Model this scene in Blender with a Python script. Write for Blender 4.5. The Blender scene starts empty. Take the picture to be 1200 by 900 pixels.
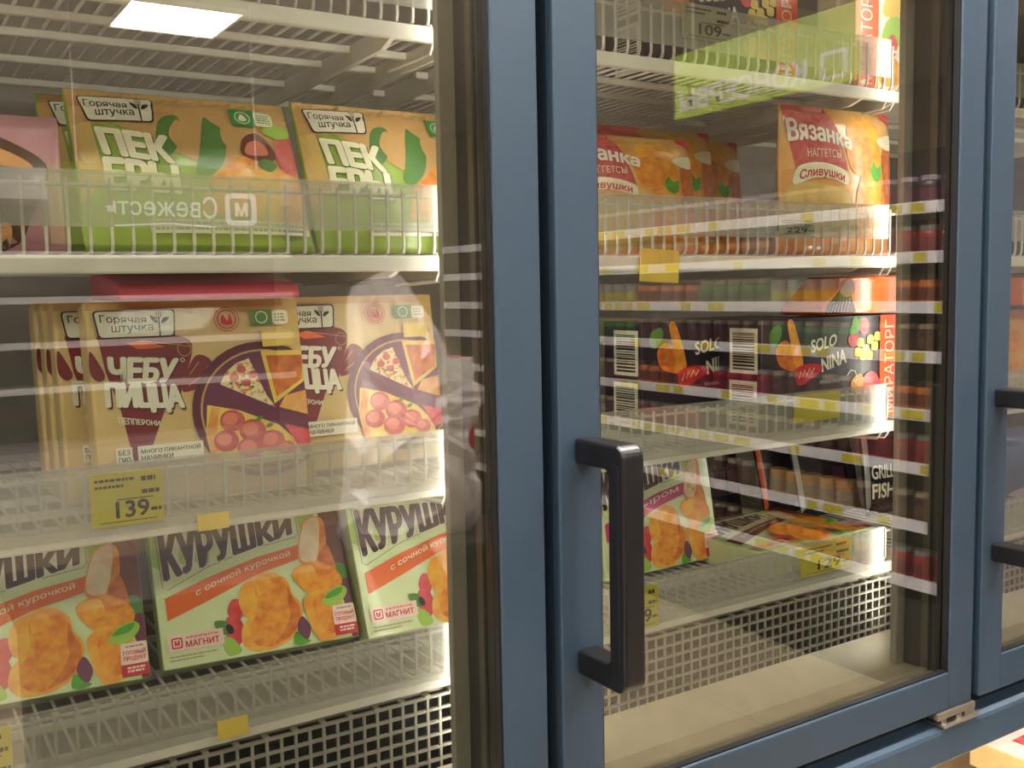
import bpy, bmesh, math, random
from mathutils import Vector, Matrix
random.seed(7)
sc = bpy.context.scene
col = sc.collection
R = math.radians

# ------------------------------------------------------------------ camera
F_PX, YAW, PIT, ROL = 1177.3, R(32.397), R(5.355), R(1.142)
CAM = Vector((0, -.85, 1.45))
fw = Vector((math.sin(YAW)*math.cos(PIT), math.cos(YAW)*math.cos(PIT), -math.sin(PIT)))
rt = Vector((math.cos(YAW), -math.sin(YAW), 0)); dn = fw.cross(rt)
rt2 = math.cos(ROL)*rt + math.sin(ROL)*dn
dn2 = -math.sin(ROL)*rt + math.cos(ROL)*dn
cd = bpy.data.cameras.new('camera'); cam = bpy.data.objects.new('camera', cd); col.objects.link(cam)
cam.matrix_world = Matrix((( rt2.x, -dn2.x, -fw.x, CAM.x), (rt2.y, -dn2.y, -fw.y, CAM.y), (rt2.z, -dn2.z, -fw.z, CAM.z), (0, 0, 0, 1)))
cd.sensor_fit = 'HORIZONTAL'; cd.sensor_width = 36; cd.lens = F_PX/1200*36; cd.clip_start = .02; cd.clip_end = 60
sc.camera = cam
# ------------------------------------------------------------------ world, exposure
w = bpy.data.worlds.new('store_air'); sc.world = w; w.use_nodes = True
w.node_tree.nodes['Background'].inputs[0].default_value = (.80, .76, .70, 1)
w.node_tree.nodes['Background'].inputs[1].default_value = .25
sc.view_settings.view_transform = 'Standard'; sc.view_settings.look = 'None'
sc.view_settings.exposure = -0.05; sc.view_settings.gamma = 1; sc.view_settings.use_curve_mapping = False
CEIL_PANEL = 62.0      # radiance of the shop's ceiling panels
LED_WATT = 1.05        # each vertical light strip inside the freezer
LED_COL = (1.0, .945, .875)

# ------------------------------------------------------------------ materials
def lin(h):
    h = h.lstrip('#'); v = [int(h[i:i+2], 16)/255 for i in (0, 2, 4)]
    return tuple((x/12.92 if x <= .04045 else ((x+.055)/1.055)**2.4) for x in v)
MATS = {}
def mat(name, hexc, rough=.4, metal=0.0, var=.06, scale=30, bump=0.0, spec=.5, hex2=None, emit=None, coat=0.0, vec='Object', ramp=(.35, .65)):
    if name in MATS: return MATS[name]
    m = bpy.data.materials.new(name); m.use_nodes = True; nt = m.node_tree; n = nt.nodes; L = nt.links
    b = n['Principled BSDF']; b.inputs['Roughness'].default_value = rough; b.inputs['Metallic'].default_value = metal
    b.inputs['Specular IOR Level'].default_value = spec; b.inputs['Coat Weight'].default_value = coat
    tc = n.new('ShaderNodeTexCoord'); nz = n.new('ShaderNodeTexNoise'); nz.inputs['Scale'].default_value = scale; nz.inputs['Detail'].default_value = 3
    L.new(tc.outputs[vec], nz.inputs['Vector'])
    cr = n.new('ShaderNodeValToRGB'); c = lin(hexc)
    c2 = lin(hex2) if hex2 else tuple(min(1, x*(1+var)) for x in c); c1 = c if hex2 else tuple(x*(1-var) for x in c)
    cr.color_ramp.elements[0].position = ramp[0]; cr.color_ramp.elements[1].position = ramp[1]
    cr.color_ramp.elements[0].color = (*c1, 1); cr.color_ramp.elements[1].color = (*c2, 1)
    L.new(nz.outputs['Fac'], cr.inputs['Fac']); L.new(cr.outputs['Color'], b.inputs['Base Color'])
    if bump:
        bp = n.new('ShaderNodeBump'); bp.inputs['Strength'].default_value = bump; bp.inputs['Distance'].default_value = .002
        L.new(nz.outputs['Fac'], bp.inputs['Height']); L.new(bp.outputs['Normal'], b.inputs['Normal'])
    if emit:
        b.inputs['Emission Color'].default_value = (*emit[0], 1); b.inputs['Emission Strength'].default_value = emit[1]
    MATS[name] = m; return m
def sheet(name, hexc, t=.5, gloss=.12, rough=.25, trans=.5, fres=False):
    """clear or frosted plastic: transparent + translucent/diffuse + gloss"""
    m = bpy.data.materials.new(name); m.use_nodes = True; nt = m.node_tree; n = nt.nodes; L = nt.links
    n.remove(n['Principled BSDF']); out = n['Material Output']; c = (*lin(hexc), 1)
    tc = n.new('ShaderNodeTexCoord'); nz = n.new('ShaderNodeTexNoise'); nz.inputs['Scale'].default_value = 14; L.new(tc.outputs['Object'], nz.inputs['Vector'])
    tr = n.new('ShaderNodeBsdfTransparent'); df = n.new('ShaderNodeBsdfDiffuse'); tl = n.new('ShaderNodeBsdfTranslucent'); gl = n.new('ShaderNodeBsdfGlossy')
    df.inputs[0].default_value = c; tl.inputs[0].default_value = c; gl.inputs['Roughness'].default_value = rough
    m1 = n.new('ShaderNodeMixShader'); m1.inputs[0].default_value = trans; L.new(df.outputs[0], m1.inputs[1]); L.new(tl.outputs[0], m1.inputs[2])
    mr = n.new('ShaderNodeMapRange'); mr.inputs[3].default_value = t-.07; mr.inputs[4].default_value = t+.07; L.new(nz.outputs['Fac'], mr.inputs[0])
    m2 = n.new('ShaderNodeMixShader'); L.new(mr.outputs[0], m2.inputs[0]); L.new(m1.outputs[0], m2.inputs[1]); L.new(tr.outputs[0], m2.inputs[2])
    m3 = n.new('ShaderNodeMixShader'); m3.inputs[0].default_value = gloss; L.new(m2.outputs[0], m3.inputs[1]); L.new(gl.outputs[0], m3.inputs[2])
    L.new(m3.outputs[0], out.inputs[0]); MATS[name] = m; return m
def glass(name, gain, tint='#f2f4ee'):
    """insulating glass unit: mirror share follows the Fresnel term of its stacked panes, the rest passes straight on"""
    m = bpy.data.materials.new(name); m.use_nodes = True; nt = m.node_tree; n = nt.nodes; L = nt.links
    n.remove(n['Principled BSDF']); out = n['Material Output']
    ge = n.new("ShaderNodeNewGeometry"); dt = n.new("ShaderNodeVectorMath"); dt.operation = "DOT_PRODUCT"; L.new(ge.outputs["Normal"], dt.inputs[0]); L.new(ge.outputs["Incoming"], dt.inputs[1])
    ab = n.new("ShaderNodeMath"); ab.operation = "ABSOLUTE"; L.new(dt.outputs["Value"], ab.inputs[0]); om = n.new("ShaderNodeMath"); om.operation = "SUBTRACT"; om.inputs[0].default_value = 1; L.new(ab.outputs[0], om.inputs[1])
    pw = n.new("ShaderNodeMath"); pw.operation = "POWER"; pw.inputs[1].default_value = 5; L.new(om.outputs[0], pw.inputs[0]); fr = n.new("ShaderNodeMath"); fr.operation = "MULTIPLY_ADD"; fr.inputs[1].default_value = .96; fr.inputs[2].default_value = .04; L.new(pw.outputs[0], fr.inputs[0])
    mu = n.new('ShaderNodeMath'); mu.operation = 'MULTIPLY'; mu.use_clamp = True; mu.inputs[1].default_value = gain; L.new(fr.outputs[0], mu.inputs[0])
    tr = n.new('ShaderNodeBsdfTransparent'); tr.inputs[0].default_value = (*lin(tint), 1); gl = n.new('ShaderNodeBsdfGlossy'); gl.inputs['Roughness'].default_value = 0
    m3 = n.new('ShaderNodeMixShader'); L.new(mu.outputs[0], m3.inputs[0]); L.new(tr.outputs[0], m3.inputs[1]); L.new(gl.outputs[0], m3.inputs[2])
    L.new(m3.outputs[0], out.inputs[0]); MATS[name] = m; return m
def lamp_mat(name, colr, s):
    m = bpy.data.materials.new(name); m.use_nodes = True; nt = m.node_tree; n = nt.nodes; n.remove(n['Principled BSDF'])
    e = n.new('ShaderNodeEmission'); e.inputs[0].default_value = (*colr, 1); e.inputs[1].default_value = s
    nt.links.new(e.outputs[0], n['Material Output'].inputs[0]); MATS[name] = m; return m
M = MATS
mat('frame_blue', '#354655', .42, .1, .03, 60); mat('beam_blue', '#3a4c5c', .38, .1, .03, 60)
mat('handle_black', '#141315', .32, 0, .1, 80); mat('gasket_black', '#0c0c0e', .5); mat('profile_dark', '#4a4745', .35, .3); mat('profile_grey', '#6a655d', .35, .3)
mat('mullion_grey', '#a39c90', .4, .1); mat('hinge_metal', '#a79c8c', .35, .8); mat('liner', '#ada498', .55); mat('liner_back', '#a39a94', .55); mat('deck_beige', '#b3a48c', .4)
mat('wire_white', '#dcd6cc', .4); mat('grille_grey', '#aaa397', .42, .2); mat('void_dark', '#0e0c0b', .8)
sheet('guard_plastic', '#dcdcd2', .69, .10, .22, .45); sheet('bag_film', '#fff6f4', .12, .18, .15, .3); sheet('clear_film', '#e8e8e6', .8, .18, .12, .4)
glass('door_glass', 3.1); lamp_mat('led_face', LED_COL, 8); lamp_mat('panel_face', (1, .95, .915), CEIL_PANEL)
for nm, h in dict(white='#ece8dc', offwhite='#e2dcc8', black='#15120f', ink='#2c1d16', brown='#3d1d1c', red='#c0182a', pink='#c2286f', magred='#c5253a', tan='#c99c62', ochre='#d8b36a',
                  sand='#dcbf85', maroon='#7d1f2c', wine='#5d1c33', green='#7da321', lime='#a3bf33', dkgreen='#4f7f36', badge='#2f8a45', mint='#cfdcb0', mintgreen='#9cc04a', orange='#df6420',
                  orange2='#e8701e', cream='#efe6c8', darkred='#9c1b25', yellow='#b9ad33', yellow2='#b0a43a', grey='#8d8d88', tagwhite='#c9c8b8', salmon='#e2826a', plum='#2a1d2b', purple='#3a2335',
                  navy='#1d2436', cheese='#e6c65c', skin='#e9a86a', patch='#f0cfc4', brownred='#6d2c17', lav='#b7a2b5', leafgreen='#4f9f2b', violet='#6a2a4a', flame='#e8561c').items():
    mat(nm, h, .38, 0, .05, 40, coat=.15)
mat('nugget', '#d9741b', .4, 0, 0, 90, hex2='#eda32d', coat=.15); mat('nugget_dark', '#b9551a', .4, 0, 0, 90, hex2='#dd7f24', coat=.15); mat('nugget_light', '#efb640', .4, 0, 0, 70, hex2='#e8932a', coat=.15)
mat('meat', '#e4bd97', .5, 0, 0, 60, hex2='#efdcb8', coat=.15); mat('tomato', '#c4202c', .35, 0, 0, 60, hex2='#d94a55', coat=.15); mat('pepperoni', '#b5333a', .4, 0, 0, 80, hex2='#cf6a63', coat=.15)
mat('filling', '#e6d5a8', .5, 0, 0, 260, hex2='#c9713f', ramp=(.5, .62), coat=.15); mat('pastry', '#d98a3a', .4, 0, 0, 60, hex2='#e9b163', coat=.15)
mat('kbase', '#dbe2b6', .32, 0, 0, 7, hex2='#c7d59a', coat=.25); mat('cbase', '#d5b67c', .32, 0, .05, 20, coat=.2); mat('pbase', '#93ad42', .32, 0, .06, 20, coat=.3); mat('card_grey', '#a9997c', .6)
mat('film_black', '#211b22', .22, 0, .2, 30, bump=.25, coat=.4); mat('film_brown', '#5b3d2f', .25, 0, .2, 30, bump=.25, coat=.4); mat('film_orange', '#d9662a', .22, 0, .1, 30, bump=.2, coat=.4)
mat('film_blue', '#26507f', .22, 0, .2, 30, bump=.3, coat=.4); mat('film_peach', '#e2a05a', .25, 0, 0, 18, hex2='#eec27e', bump=.2, coat=.4); mat('film_rose', '#c9909a', .3, 0, .1, 30, coat=.3)

# ------------------------------------------------------------------ mesh helpers
class MB:
    def __init__(s): s.v = []; s.f = []; s.m = []; s.mats = []
    def mi(s, name):
        if name not in s.mats: s.mats.append(name)
        return s.mats.index(name)
    def add(s, vs, fs, mt):
        o = len(s.v); k = s.mi(mt); s.v += [tuple(v) for v in vs]; s.f += [tuple(i+o for i in f) for f in fs]; s.m += [k]*len(fs)
    def box(s, x0, x1, y0, y1, z0, z1, mt):
        s.add([(x0,y0,z0),(x1,y0,z0),(x1,y1,z0),(x0,y1,z0),(x0,y0,z1),(x1,y0,z1),(x1,y1,z1),(x0,y1,z1)],
              [(0,3,2,1),(4,5,6,7),(0,1,5,4),(1,2,6,5),(2,3,7,6),(3,0,4,7)], mt)
    def prism(s, prof, a0, a1, axis, mt):
        """prof: 2D outline (counter-clockwise in the remaining two axes order)"""
        n = len(prof); vs = []
        for a in (a0, a1):
            for p, q in prof: vs.append({'x': (a, p, q), 'y': (p, a, q), 'z': (p, q, a)}[axis])
        fs = [tuple(range(n-1, -1, -1)), tuple(range(n, 2*n))] + [(i, (i+1) % n, n+(i+1) % n, n+i) for i in range(n)]
        s.add(vs, fs, mt)
    def tube(s, pts, r, mt, n=6, cap=True):
        pts = [Vector(p) for p in pts]; vs = []; fs = []
        for i, p in enumerate(pts):
            d = (pts[min(i+1, len(pts)-1)] - pts[max(i-1, 0)]).normalized()
            a = d.orthogonal().normalized() if abs(d.x) > .9 or abs(d.z) > .999 else d.cross(Vector((1, 0, 0))).normalized()
            if abs(d.x) > .9: a = d.cross(Vector((0, 0, 1))).normalized()
            elif abs(d.z) > .999: a = Vector((1, 0, 0))
            else: a = Vector((1, 0, 0)) - d*d.x; a.normalize()
            b = d.cross(a)
            rr = r[i] if isinstance(r, (list, tuple)) else r
            for k in range(n):
                t = 2*math.pi*(k+.5)/n; vs.append(p + (a*math.cos(t) + b*math.sin(t))*rr)
        for i in range(len(pts)-1):
            for k in range(n): fs.append((i*n+k, i*n+(k+1) % n, (i+1)*n+(k+1) % n, (i+1)*n+k))
        if cap: fs += [tuple(range(n-1, -1, -1)), tuple(range((len(pts)-1)*n, len(pts)*n))]
        s.add(vs, fs, mt)
    def lathe(s, prof, mt, n=14):
        vs = []; fs = []
        for r, z in prof:
            for k in range(n): t = 2*math.pi*k/n; vs.append((r*math.cos(t), r*math.sin(t), z))
        for i in range(len(prof)-1):
            for k in range(n): fs.append((i*n+k, i*n+(k+1) % n, (i+1)*n+(k+1) % n, (i+1)*n+k))
        fs += [tuple(range(n-1, -1, -1)), tuple(range((len(prof)-1)*n, len(prof)*n))]
        s.add(vs, fs, mt)
    def mesh(s, name, fix=True):
        me = bpy.data.meshes.new(name); me.from_pydata(s.v, [], s.f)
        for k in s.mats: me.materials.append(M[k])
        me.polygons.foreach_set('material_index', s.m)
        if fix:
            bm = bmesh.new(); bm.from_mesh(me); bmesh.ops.recalc_face_normals(bm, faces=bm.faces); bm.to_mesh(me); bm.free()
        me.update(); return me
    def build(s, name, parent=None, bevel=0, smooth=False, kind=None, fix=True, seg=2):
        o = bpy.data.objects.new(name, s.mesh(name, fix)); col.objects.link(o); o.parent = parent
        if smooth:
            for p in o.data.polygons: p.use_smooth = True
        if bevel:
            b = o.modifiers.new('bevel', 'BEVEL'); b.width = bevel; b.segments = seg; b.limit_method = 'ANGLE'; b.angle_limit = R(40)
        if kind: o['kind'] = kind
        return o
def tag(o, label=None, cat=None, group=None, kind=None):
    if label: o['label'] = label
    if cat: o['category'] = cat
    if group: o['group'] = group
    if kind: o['kind'] = kind
    return o
def empty(name, loc=(0, 0, 0), parent=None, rz=0):
    o = bpy.data.objects.new(name, None); col.objects.link(o); o.location = loc; o.rotation_euler.z = rz; o.parent = parent; o.empty_display_size = .05
    return o
KIDS = {}
def children(o): return [c for c in col.objects if c.parent == o]
def copy_tree(o, parent=None):
    c = o.copy(); col.objects.link(c); c.parent = parent
    for ch in list(o.children): copy_tree(ch, c)
    return c
# text to flat outline meshes
_tc = bpy.data.curves.new('_lettering', 'FONT'); _to = bpy.data.objects.new('_lettering', _tc); col.objects.link(_to); _tcache = {}
def text_mesh(s, bold=0.0, space=1.0, res=3):
    k = (s, bold, space, res)
    if k not in _tcache:
        _tc.body = s; _tc.offset = bold; _tc.space_character = space; _tc.resolution_u = res; _tc.space_line = .8
        bpy.context.view_layer.update(); dg = bpy.context.evaluated_depsgraph_get(); dg.update()
        me = bpy.data.meshes.new_from_object(_to.evaluated_get(dg))
        vs = [v.co.to_2d() for v in me.vertices]; fs = [tuple(p.vertices) for p in me.polygons]
        sig = ((0, -.08), (-.30, -.08), (-.30, 0), (-.28, .22), (-.28, -.32), (-.36, -.32), (-.36, .22), (.07, .22), (.07, -.32), (-.02, -.32), (-.02, .22))
        for i in range(len(vs)-11):                      # small letter en: its crossbar outline overlaps the stems, fill it anew
            if all(abs(vs[i+1+j].x-vs[i].x-a) < .016 and abs(vs[i+1+j].y-vs[i].y-b) < .016 for j, (a, b) in enumerate(sig)):
                fs = [f for f in fs if not all(i <= k < i+12 for k in f)] + [(i, i+1, i+2, i+3), (i+4, i+5, i+6, i+7), (i+8, i+9, i+10, i+11)]
                for k in (0, 1): vs[i+k].x = vs[i+10].x
                for k in (2, 3): vs[i+k].x = vs[i+4].x
        x0 = min(v.x for v in vs); x1 = max(v.x for v in vs); y0 = min(v.y for v in vs); y1 = max(v.y for v in vs)
        _tcache[k] = ([((v.x-x0)/(x1-x0), (v.y-y0)/(y1-y0)) for v in vs], fs); bpy.data.meshes.remove(me)
    return _tcache[k]
def smooth_loop(pts, k=4):
    n = len(pts); out = []
    for i in range(n):
        p0, p1, p2, p3 = [pts[(i+j-1) % n] for j in range(4)]
        for s in range(k):
            t = s/k
            out.append(tuple(.5*((2*p1[c]) + (-p0[c]+p2[c])*t + (2*p0[c]-5*p1[c]+4*p2[c]-p3[c])*t*t + (-p0[c]+3*p1[c]-3*p2[c]+p3[c])*t**3) for c in (0, 1)))
    return out
class Print:
    """flat print on the front of a pack, in millimetres from its lower left corner; each item lies a hair above the last"""
    STEP = .00006
    def __init__(s, owner, surf=None, axes='front', base=0.0, clip=None):
        s.clip = clip; s.o = owner; s.surf = surf; s.layer = 3; s.mb = MB(); s.axes = axes; s.base = base; s.name = None
    def part(s, name):
        s.flush(); s.name = name; s.mb = MB(); return s
    def _put(s, pts, fs, mt, inc=1.0, sub=True):
        off = s.layer*s.STEP + (.0009 if s.surf else 0); s.layer += inc; vs = []
        pts = [(p[0]/1000, p[1]/1000) for p in pts]
        if s.surf and sub:
            bm = bmesh.new(); bv = [bm.verts.new((x, 0, z)) for x, z in pts]
            for f in fs:
                try: bm.faces.new([bv[i] for i in f])
                except ValueError: pass
            bmesh.ops.triangulate(bm, faces=bm.faces)
            for _ in range(5):
                es = [e for e in bm.edges if e.calc_length() > .012]
                if not es: break
                bmesh.ops.subdivide_edges(bm, edges=es, cuts=1); bmesh.ops.triangulate(bm, faces=bm.faces)
            bm.verts.index_update(); pts = [(v.co.x, v.co.z) for v in bm.verts]; fs = [tuple(v.index for v in f.verts) for f in bm.faces]; bm.free()
        for x, z in pts:
            y = (s.surf(x, z) if s.surf else 0) - off
            if s.axes == 'front': vs.append((x, y, z))
            elif s.axes == 'left': vs.append((s.base-off, -x, z))      # x runs from the back edge (negative) to the front edge
            elif s.axes == 'rear': vs.append((-x, s.base+off, z))
            elif s.axes == 'top': vs.append((x, z, s.base+off))
        s.mb.add(vs, fs, mt)
    def cut(s, pts):
        for ax, lim, sg_ in ((0, .4, 1), (0, s.clip[0]-.4, -1), (1, .4, 1), (1, s.clip[1]-.4, -1)):
            out = []
            for i, b in enumerate(pts):
                a = pts[i-1]; ia = (a[ax]-lim)*sg_ >= 0; ib = (b[ax]-lim)*sg_ >= 0
                if ia != ib:
                    t = (lim-a[ax])/(b[ax]-a[ax]); out.append((a[0]+(b[0]-a[0])*t, a[1]+(b[1]-a[1])*t))
                if ib: out.append(b)
            pts = out
            if len(pts) < 3: return None
        return pts
    def poly(s, pts, mt):
        if s.clip:
            pts = s.cut(list(pts))
            if not pts: return s
        return s._poly(pts, mt)
    def _poly(s, pts, mt): s._put(pts, [tuple(range(len(pts)))], mt); return s
    def blob(s, pts, mt, k=4): return s.poly(smooth_loop(pts, k), mt)
    def rect(s, x0, y0, x1, y1, mt): return s.poly([(x0, y0), (x1, y0), (x1, y1), (x0, y1)], mt)
    def rrect(s, q, r, mt):
        """rounded quad given by its four corners"""
        out = []
        for i in range(4):
            p = Vector(q[i]); a = (Vector(q[i-1])-p); b = (Vector(q[(i+1) % 4])-p); a.normalize(); b.normalize()
            A = p+a*r; B = p+b*r
            for t in (0, .25, .5, .75, 1): out.append(tuple(A*(1-t)**2 + p*2*t*(1-t) + B*t*t))
        return s.poly(out, mt)
    def ell(s, cx, cy, rx, ry, mt, rot=0, n=22, a0=0, a1=360):
        c, q = math.cos(R(rot)), math.sin(R(rot)); pts = []
        full = a1-a0 >= 360
        for k in range(n if full else n+1):
            t = R(a0+(a1-a0)*k/n); x, y = rx*math.cos(t), ry*math.sin(t); pts.append((cx+x*c-y*q, cy+x*q+y*c))
        return s.poly(pts, mt)
    def ring(s, cx, cy, rx, ry, wd, mt, n=28):
        pts = []; fs = []
        for k in range(n):
            t = 2*math.pi*k/n
            for d in (0, wd): pts.append((cx+(rx-d)*math.cos(t), cy+(ry-d)*math.sin(t)))
        for k in range(n): j = (k+1) % n; fs.append((2*k, 2*j, 2*j+1, 2*k+1))
        s._put(pts, fs, mt); return s
    def line(s, pts, wd, mt):
        vs = []; fs = []
        for i, p in enumerate(pts):
            d = Vector(pts[min(i+1, len(pts)-1)])-Vector(pts[max(i-1, 0)]); d.normalize(); nrm = Vector((-d.y, d.x))*wd/2
            vs += [tuple(Vector(p)+nrm), tuple(Vector(p)-nrm)]
        for i in range(len(pts)-1): fs.append((2*i, 2*i+1, 2*i+3, 2*i+2))
        s._put(vs, fs, mt); return s
    def text(s, body, q, mt, bold=.02, space=1.0, bend=None):
        """q: quad BL, BR, TR, TL the lettering is fitted into"""
        vs0, fs = text_mesh(body, 0.0, space); bl, br, tr, tl = q; sh = [(0, 0)]; da = db = 0
        if bold:
            hh = max(abs(tl[1]-bl[1]), abs(tr[1]-br[1])); ww = abs(br[0]-bl[0]); da = bold*1.15*hh/ww; db = bold; sh = [(da*math.cos(R(45*i)), db*math.sin(R(45*i))) for i in range(8)]+[(0, 0)]
        for k, (x_, y_) in enumerate(sh):
            pts = []
            for a, b in vs0:
                a = a*(1-2*da)+da+x_; b = b*(1-2*db)+db+y_
                x = (bl[0]*(1-a)+br[0]*a)*(1-b) + (tl[0]*(1-a)+tr[0]*a)*b; y = (bl[1]*(1-a)+br[1]*a)*(1-b) + (tl[1]*(1-a)+tr[1]*a)*b
                if bend: y += bend*4*a*(1-a)
                pts.append((x, y))
            s._put(pts, fs, mt, 1.0 if k == len(sh)-1 else .14, False)
        return s
    def trow(s, body, x0, y0, x1, y1, mt, **k): return s.text(body, ((x0, y0), (x1, y0), (x1, y1), (x0, y1)), mt, **k)
    def bars(s, x0, y0, x1, rows, h, gap, mt, seed=1):
        rnd = random.Random(seed)
        pts = []; fs = []
        for i in range(rows):
            y = y0-i*(h+gap); x = x0
            while x < x1-1:
                wd = min(rnd.uniform(2, 6), x1-x); k = len(pts); pts += [(x, y), (x+wd, y), (x+wd, y+h), (x, y+h)]; fs.append((k, k+1, k+2, k+3)); x += wd+.9
        s._put(pts, fs, mt); return s
    def flush(s):
        if s.name and s.mb.v:
            o = s.mb.build(s.name, s.o, fix=False)
            # face outwards
            return o
def carton(name, w_, h_, d_, mt, bevel=.0012, side=None):
    mb = MB(); mb.box(0, w_, 0, d_, 0, h_, mt)
    o = mb.build(name, None, bevel=bevel); return o
def pouch(name, w_, h_, d_, mt, seam=.010, nx=12, nz=10, crimp=True):
    """sealed film bag: pillow with flat crimped seams top and bottom; returns object and its front surface function"""
    def half(x, z):
        a = max(0, min(1, x/w_)); b = max(0, min(1, (z-seam)/(h_-2*seam)))
        return d_/2*(max(0, math.sin(math.pi*a))**.45)*(max(0, math.sin(math.pi*b))**.42)
    def front(x, z): return d_/2 - half(x, z)
    mb = MB(); vs = []; fs = []
    zs = [0, seam] + [seam+(h_-2*seam)*(.5-.5*math.cos(math.pi*i/nz)) for i in range(1, nz)] + [h_-seam, h_]
    xs = [w_*(.5-.5*math.cos(math.pi*i/nx)) for i in range(nx+1)]
    for sgn in (-1, 1):
        for z in zs:
            for x in xs:
                wob = .0012*math.sin(x*95+z*60)*(1 if seam < z < h_-seam else .4)
                vs.append((x, d_/2+sgn*(half(x, z)+.0006)+ (wob if sgn > 0 else 0), z))
    n1 = len(xs); n2 = len(zs); off = n1*n2
    for j in range(n2-1):
        for i in range(n1-1):
            a = j*n1+i; fs.append((a, a+1, a+n1+1, a+n1)); b = off+a; fs.append((b, b+n1, b+n1+1, b+1))
    for j in range(n2-1):
        a = j*n1; fs.append((a, a+n1, off+a+n1, off+a)); a = j*n1+n1-1; fs.append((a, off+a, off+a+n1, a+n1))
    for i in range(n1-1):
        fs.append((i, off+i, off+i+1, i+1)); a = (n2-1)*n1+i; fs.append((a, a+1, off+a+1, off+a))
    mb.add(vs, fs, mt); o = mb.build(name, None, smooth=True)
    return o, front
def pose(o, loc, yaw=0, tilt=0):
    o.location = loc; o.rotation_euler = (R(-tilt), 0, R(yaw)); return o
def rest(o, z, gap=.0004):
    """set a posed pack down so that its lowest point stands on height z"""
    m = o.rotation_euler.to_matrix(); s_ = o.scale
    o.location.z = z+gap-min((m @ Vector((v.co.x*s_[0], v.co.y*s_[1], v.co.z*s_[2]))).z for v in o.data.vertices); return o
#@@SETTING
# ------------------------------------------------------------------ the shop around (seen mostly as reflections in the doors)
mat('floor_tile', '#b9a88d', .22, 0, 0, 3.0, hex2='#a8977c', ramp=(.2, .8)); mat('floor_joint', '#8f8069', .6); mat('ceiling_white', '#d6cfc6', .7, 0, .03, 4); mat('wall_paint', '#b9ada4', .7, 0, .04, 3)
X0S, X1S, Y0S, Y1S, ZC = -4.0, 7.0, -8.0, 1.0, 3.0
m_ = M['floor_tile']; nt = m_.node_tree; br = nt.nodes.new('ShaderNodeTexBrick'); br.offset = 0; br.inputs['Scale'].default_value = 1.0
br.inputs['Brick Width'].default_value = .6; br.inputs['Row Height'].default_value = .6; br.inputs['Mortar Size'].default_value = .004
cr_ = [n for n in nt.nodes if n.type == 'VALTORGB'][0]; bs = nt.nodes['Principled BSDF']; tc_ = [n for n in nt.nodes if n.type == 'TEX_COORD'][0]
nt.links.new(tc_.outputs['Object'], br.inputs['Vector']); nt.links.new(cr_.outputs[0], br.inputs['Color1']); nt.links.new(cr_.outputs[0], br.inputs['Color2']); br.inputs['Mortar'].default_value = (*lin('#7d7060'), 1)
nt.links.new(br.outputs['Color'], bs.inputs['Base Color'])
def slab(name, *a):
    mb = MB(); mb.box(*a); return tag(mb.build(name), kind='structure')
tag(slab('floor', X0S, X1S, Y0S, Y1S, -.05, 0, 'floor_tile'), 'beige square floor tiles of the shop aisle')
slab('ceiling', X0S, X1S, Y0S, Y1S, ZC, ZC+.05, 'ceiling_white')
slab('wall_back', X0S, X1S, Y1S, Y1S+.1, 0, ZC, 'wall_paint'); slab('wall_front', X0S, X1S, Y0S-.1, Y0S, 0, ZC, 'wall_paint')
slab('wall_left', X0S-.1, X0S, Y0S, Y1S, 0, ZC, 'wall_paint'); slab('wall_right', X1S, X1S+.1, Y0S, Y1S, 0, ZC, 'wall_paint')
def ceiling_light(x, y, label):
    r = tag(empty('ceiling_light', (x, y, ZC)), label, 'ceiling light', 'square light panels in the shop ceiling')
    mb = MB()
    for a in ((-.31, -.29, -.31, .31), (.29, .31, -.31, .31), (-.29, .29, -.31, -.29), (-.29, .29, .29, .31)): mb.box(*a, -.03, -.002, 'wire_white')
    mb.build('housing', r)
    for k in range(6):
        mb = MB(); y0 = -.28+k*.0945; mb.box(-.285, .285, y0, y0+.08, -.02, -.006, 'panel_face'); mb.build('light_tube', r)
    return r
for y, xs, wh in ((-.38, (-2.2, -.4, .9, 1.9, 5.4), 'near the freezer'), (-2.9, (-2.2, -.4, 1.9), 'along the middle of the aisle'), (-4.95, (1.53,), 'behind the hanging sign')):  # middle panel of the near row is added to brighten the film bag
    for x in xs: ceiling_light(x, y, 'square louvred light panel in the ceiling '+wh)

# ------------------------------------------------------------------ the freezer
fz = tag(empty('display_freezer', (0, 0, 0)), 'blue framed upright display freezer with glass doors over an open chest', 'freezer')
PITCH = .754; MX = [.583+PITCH*k for k in (-1, 0, 1, 2)]       # mullion centres
FX0, FX1 = MX[0]-.09, MX[3]+.09
def part(name, parent, *boxes, bevel=0, **k):
    mb = MB()
    for b in boxes: mb.box(*b)
    return mb.build(name, parent, bevel=bevel, **k)
part('back_panel', fz, (FX0, FX1, .66, .70, .80, 2.06, 'liner_back'))
part('roof_panel', fz, (FX0, FX1, .08, .70, 2.03, 2.10, 'liner'))
part('header_panel', fz, (FX0, FX1, -.0, .08, 2.03, 2.20, 'frame_blue'), bevel=.003)
part('side_panel', fz, (FX0-.03, FX0, .0, .70, .75, 2.20, 'frame_blue')); part('side_panel', fz, (FX1, FX1+.03, .0, .70, .75, 2.20, 'frame_blue'))
part('floor_panel', fz, (FX0, FX1, .068, .66, .80, .835, 'liner'))
for x in MX: part('mullion', fz, (x-.075, x+.075, .080, .090, .83, 2.03, 'mullion_grey'), bevel=.001); part('gap_shade_strip', fz, (x-.030, x+.030, .0788, .0798, .84, 2.03, 'gasket_black'))  # black strip on each mullion stands in for shade in the door gaps
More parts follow.
